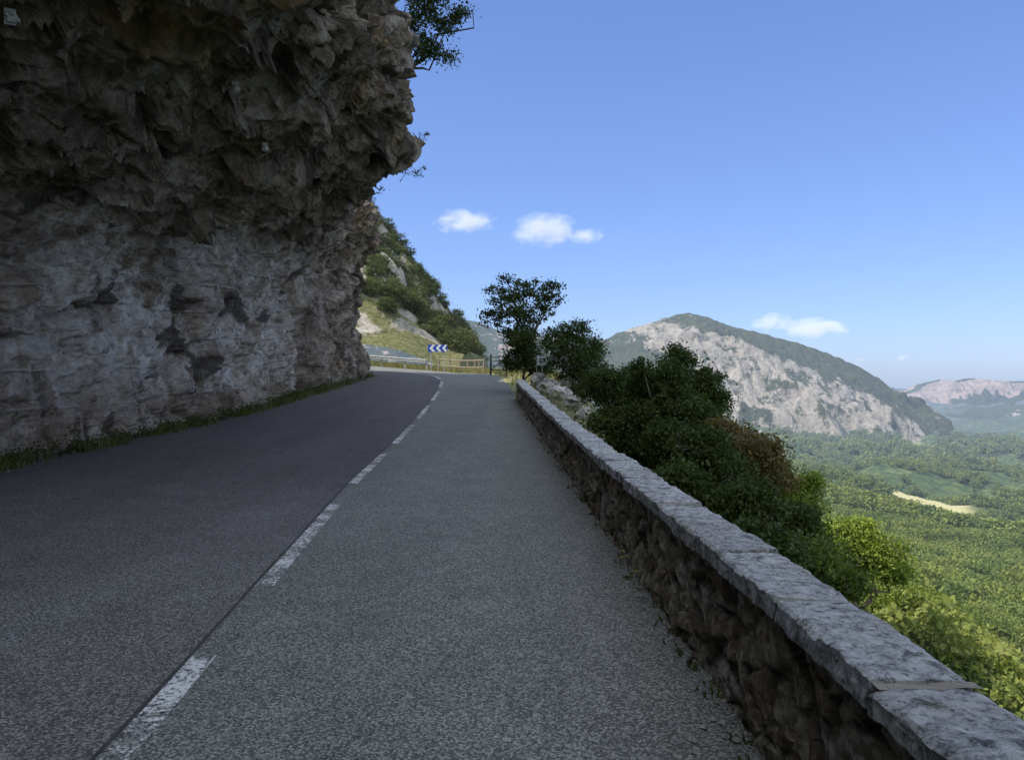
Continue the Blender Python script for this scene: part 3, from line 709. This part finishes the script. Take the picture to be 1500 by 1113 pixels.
ridge('mountain',[(560,660),(700,600),(800,545),(850,522),(880,502),(905,488),(950,473),(985,463),(1008,457),(1030,462),(1060,473),(1100,484),(1150,497),(1200,512),(1250,531),(1290,556),(1320,582),(1345,612),(1365,640),(1390,655)],2600,1150,-250,95,M_mtn,rk_main,560,280,3,nsc=300.,ppow=1.05,wfn=lambda u:np.interp(u,[500,1050,1200,1390],[1150,1100,620,260]))
rk_far=lambda u,v,t,e:.25+.3*e
ridge('mountain_range',[(480,470),(560,452),(640,464),(700,472),(740,488),(800,492),(850,494),(900,500),(960,520),(1100,560)],4200,1500,-260,80,M_mtnfar,rk_far,220,80,9,600.)
def rk_cl(u,v,t,e): return 1.1*sstep(t,.03,.06)*(1-sstep(t,.26,.38))+.2*e
ridge('far_ridge',[(1270,600),(1310,580),(1335,572),(1350,562),(1375,556),(1395,559),(1420,554),(1470,558),(1510,557),(1580,553),(1700,570)],7500,2200,-360,140,M_mtnfar,rk_cl,300,100,14,420.)
ridge('far_ridge',[(1220,590),(1290,568),(1330,572),(1400,580),(1500,585),(1650,580)],10500,2500,-360,50,M_mtnfar,rk_far,160,50,19,900.)
ridge('valley_spur',[(1190,640),(1250,622),(1310,612),(1360,602),(1420,600),(1480,594),(1540,588),(1700,575)],4600,1300,-300,80,M_mtn,lambda u,v,t,e:-.05+.2*e+.35*(1-sstep(np.abs(t-.35),.05,.2)),240,100,23,420.)
# ------------------------------------------------------------ instanced forest
def proto(name,n_cl,per,spread,leaf,mat,seed,h=1.0):
    r=np.random.default_rng(seed);bl=[(0,0,.62,.36)]
    for k_ in range(6):
        a=r.random()*6.28;bl.append((.27*math.cos(a),.27*math.sin(a),r.uniform(.35,.8),r.uniform(.16,.26)))
    c,L,tl=crown_pts(bl,n_cl,per,spread,r);v,f=leafquads(L,leaf,r,.5,.7)
    q=Parts();q.tube([(0,0,-.2),(.02,0,.3),(0,.02,.6)],[.035,.03,.015],0,5);v0=np.concatenate(q.v);
    ff=q.f+[tuple(x) for x in (f+len(v0)).tolist()]
    return add_mesh(name,np.concatenate([v0,v]),ff,[M_bark,mat],[0]*len(q.f)+[1]*len(f),{'tint':np.r_[np.zeros(len(v0)),tl.repeat(4)]})
def scatter(name,pts,sizes,protos):
    n=len(pts);a=rng.random(n)*6.28;s=sizes/2
    c=np.stack([np.cos(a),np.sin(a),0*a],-1)*s[:,None];e=np.stack([-np.sin(a),np.cos(a),0*a],-1)*s[:,None]
    v=np.stack([pts-c-e,pts+c-e,pts+c+e,pts-c+e],1).reshape(-1,3)
    o=add_mesh(name,v,np.arange(4*n).reshape(n,4),M_ground)
    o.instance_type='FACES';o.use_instance_faces_scale=True;o.instance_faces_scale=1.0
    o.show_instancer_for_render=False;o.show_instancer_for_viewport=False
    protos.parent=o
def place(n,r0,r1,a0,a1,s0,s1,xmin=10,thr=-.22):
    r=np.sqrt(rng.random(n)*(r1*r1-r0*r0)+r0*r0)
    a=np.radians(rng.uniform(a0,a1,n));x=r*np.sin(a);y=r*np.cos(a)
    m=(x>xmin)&(fieldmask(x,y)>1)
    dens=fbm(np.stack([x/50,y/50,0*x],-1),4,44)+.5*fbm(np.stack([x/260,y/260,0*x],-1),3,49);m&=(dens>thr+rng.normal(size=n)*.08)
    x,y=x[m],y[m];sz=(s0+(s1-s0)*rng.random(len(x))**1.8)
    return np.stack([x,y,G(x,y)-.03],-1),sz
for i in range(3):
    p_,s_=place(700,36,150,8,48,3.5,8.5,18);scatter('hillside_forest',p_,s_,proto('tree_crown_near',150,26,.055,.022,M_forest,i+1))
for i in range(2):
    p_,s_=place(2700,150,420,8,46,4.,10.,12,thr=-.16);scatter('valley_forest',p_,s_,proto('tree_crown_mid',70,14,.07,.045,M_forest,i+11))
p_,s_=place(15000,420,1300,6,44,5,13,thr=-.12);pr=proto('tree_crown_distant',34,9,.08,.08,M_forest,21);scatter('distant_forest',p_,s_,pr)
p_,s_=place(16000,1250,2700,6,42,9,22,thr=-.05);scatter('distant_forest',p_,s_,proto('tree_clump_distant',26,8,.09,.10,M_forest,22))
n=1250;x=rng.uniform(-40,-3.5,n);y=rng.uniform(56.5,125,n);m=fbm(np.stack([x/8,y/8,0*x],-1),3,46)>-.06;x,y=x[m],y[m]
scatter('hillside_shrubs',np.stack([x,y,HS(x,y)-.2-sstep(y,105,150)*10],-1),rng.uniform(.6,2.3,len(x)),proto('shrub_crown',80,18,.08,.035,M_shrub,31))
# ------------------------------------------------------------ clouds (volumes)
b=MB('cloud');tc=b.n('ShaderNodeTexCoord').outputs['Object']
r=b.n('ShaderNodeVectorMath',{'operation':'LENGTH'},i0=tc).outputs['Value']
pn=b.n('ShaderNodeVectorMath',{'operation':'ADD'},i0=b.mp(tc,(1,1,.7)),i1=b.n('ShaderNodeVectorMath',{'operation':'MULTIPLY'},i0=b.n('ShaderNodeObjectInfo').outputs['Location'],i1=(.01,.01,.01)).outputs[0]).outputs[0]
nz=b.noise(pn,1.9,7,.64)
den=b.rng(b.math('SUBTRACT',b.math('ADD',b.math('SUBTRACT',1.,r),b.math('MULTIPLY',b.math('SUBTRACT',nz,.5),2.8)),.15),0.,1.,0,.008)
vs=b.n('ShaderNodeVolumeScatter',None,Density=den,Anisotropy=.1);vs.inputs['Color'].default_value=(1,1,1,1)
em=b.n('ShaderNodeEmission',None,Strength=b.math('MULTIPLY',den,.30));em.inputs[0].default_value=(.92,.92,1,1)  # added glow stands in for light scattered many times inside the cloud
ad=b.n('ShaderNodeAddShader',None,i0=vs.outputs[0],i1=em.outputs[0])
b.t.links.new(ad.outputs[0],b.out.inputs['Volume']);M_cloud=b.m
for (u,v_,wp,hp) in [(680,325,50,20),(796,338,56,28),(856,346,32,13),(1130,472,36,15),(1192,481,58,17),(1321,524,10,5),(1260,527,9,4)]:
    D=6000.;me=bpy.data.meshes.new('cloud');bm=bmesh.new();bmesh.ops.create_icosphere(bm,subdivisions=3,radius=1.);bm.to_mesh(me);bm.free()
    me.materials.append(M_cloud);o=bpy.data.objects.new('cloud',me);scene.collection.objects.link(o)
    o.location=W(u,v_,D);o.scale=(wp/F*D,wp/F*D*.8,hp/F*D)
# ------------------------------------------------------------ light
el=math.radians(50);dx,dy=-.96,-.28;l=math.hypot(dx,dy);dx/=l;dy/=l
sd=Vector((dx*math.cos(el),dy*math.cos(el),math.sin(el)))
sun=bpy.data.lights.new('sun','SUN');sun.energy=5.;sun.angle=math.radians(.5);sun.color=(1.,.94,.84)
so=bpy.data.objects.new('sun',sun);scene.collection.objects.link(so);so.rotation_euler=sd.to_track_quat('Z','Y').to_euler()
w=bpy.data.worlds.new('World');scene.world=w;w.use_nodes=True;nt=w.node_tree
sk=nt.nodes.new('ShaderNodeTexSky');sk.sky_type='NISHITA';sk.sun_disc=False;sk.sun_elevation=el
sk.sun_rotation=math.atan2(dx,dy);sk.altitude=300;sk.air_density=1.;sk.dust_density=.4;sk.ozone_density=2.
def vm(op,a,b_):
    n_=nt.nodes.new('ShaderNodeVectorMath');n_.operation=op;nt.links.new(a,n_.inputs[0])
    if isinstance(b_,tuple): n_.inputs[1].default_value=b_
    else: nt.links.new(b_,n_.inputs[1])
    return n_.outputs[0]
g0=vm('MULTIPLY',sk.outputs[0],(.15,.15,.15))
gm=nt.nodes.new('ShaderNodeGamma');nt.links.new(g0,gm.inputs[0]);gm.inputs[1].default_value=.68
g1_=vm('MULTIPLY',gm.outputs[0],(.56/.15,.71/.15,1.12/.15))
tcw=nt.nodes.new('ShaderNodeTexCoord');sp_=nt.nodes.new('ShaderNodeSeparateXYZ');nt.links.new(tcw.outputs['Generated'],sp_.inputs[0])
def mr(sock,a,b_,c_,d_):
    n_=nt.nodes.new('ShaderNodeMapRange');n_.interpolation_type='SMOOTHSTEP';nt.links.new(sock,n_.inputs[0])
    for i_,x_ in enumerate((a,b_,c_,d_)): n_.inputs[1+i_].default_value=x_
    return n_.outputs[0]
zf=mr(sp_.outputs[2],.48,.85,0,1);yf=mr(sp_.outputs[1],.25,-.5,0,1)  # brighter zone added to the sky, overhead and behind camera, to lift shade
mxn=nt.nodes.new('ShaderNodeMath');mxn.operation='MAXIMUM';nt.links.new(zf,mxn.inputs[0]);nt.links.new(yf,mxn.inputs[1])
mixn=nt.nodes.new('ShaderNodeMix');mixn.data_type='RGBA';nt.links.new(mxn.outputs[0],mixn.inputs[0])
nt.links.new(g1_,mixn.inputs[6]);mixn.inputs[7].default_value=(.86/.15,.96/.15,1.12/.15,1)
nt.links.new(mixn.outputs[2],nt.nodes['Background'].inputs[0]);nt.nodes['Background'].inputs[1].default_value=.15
# ------------------------------------------------------------ camera
cam=bpy.data.cameras.new('camera');co=bpy.data.objects.new('camera',cam);scene.collection.objects.link(co)
cam.sensor_width=36;cam.lens=28.0;cam.clip_end=40000;cam.clip_start=.05
co.location=(0,0,EYE);co.rotation_euler=(math.radians(90-.565),0,0);scene.camera=co
scene.view_settings.view_transform='Standard';scene.view_settings.look='None'
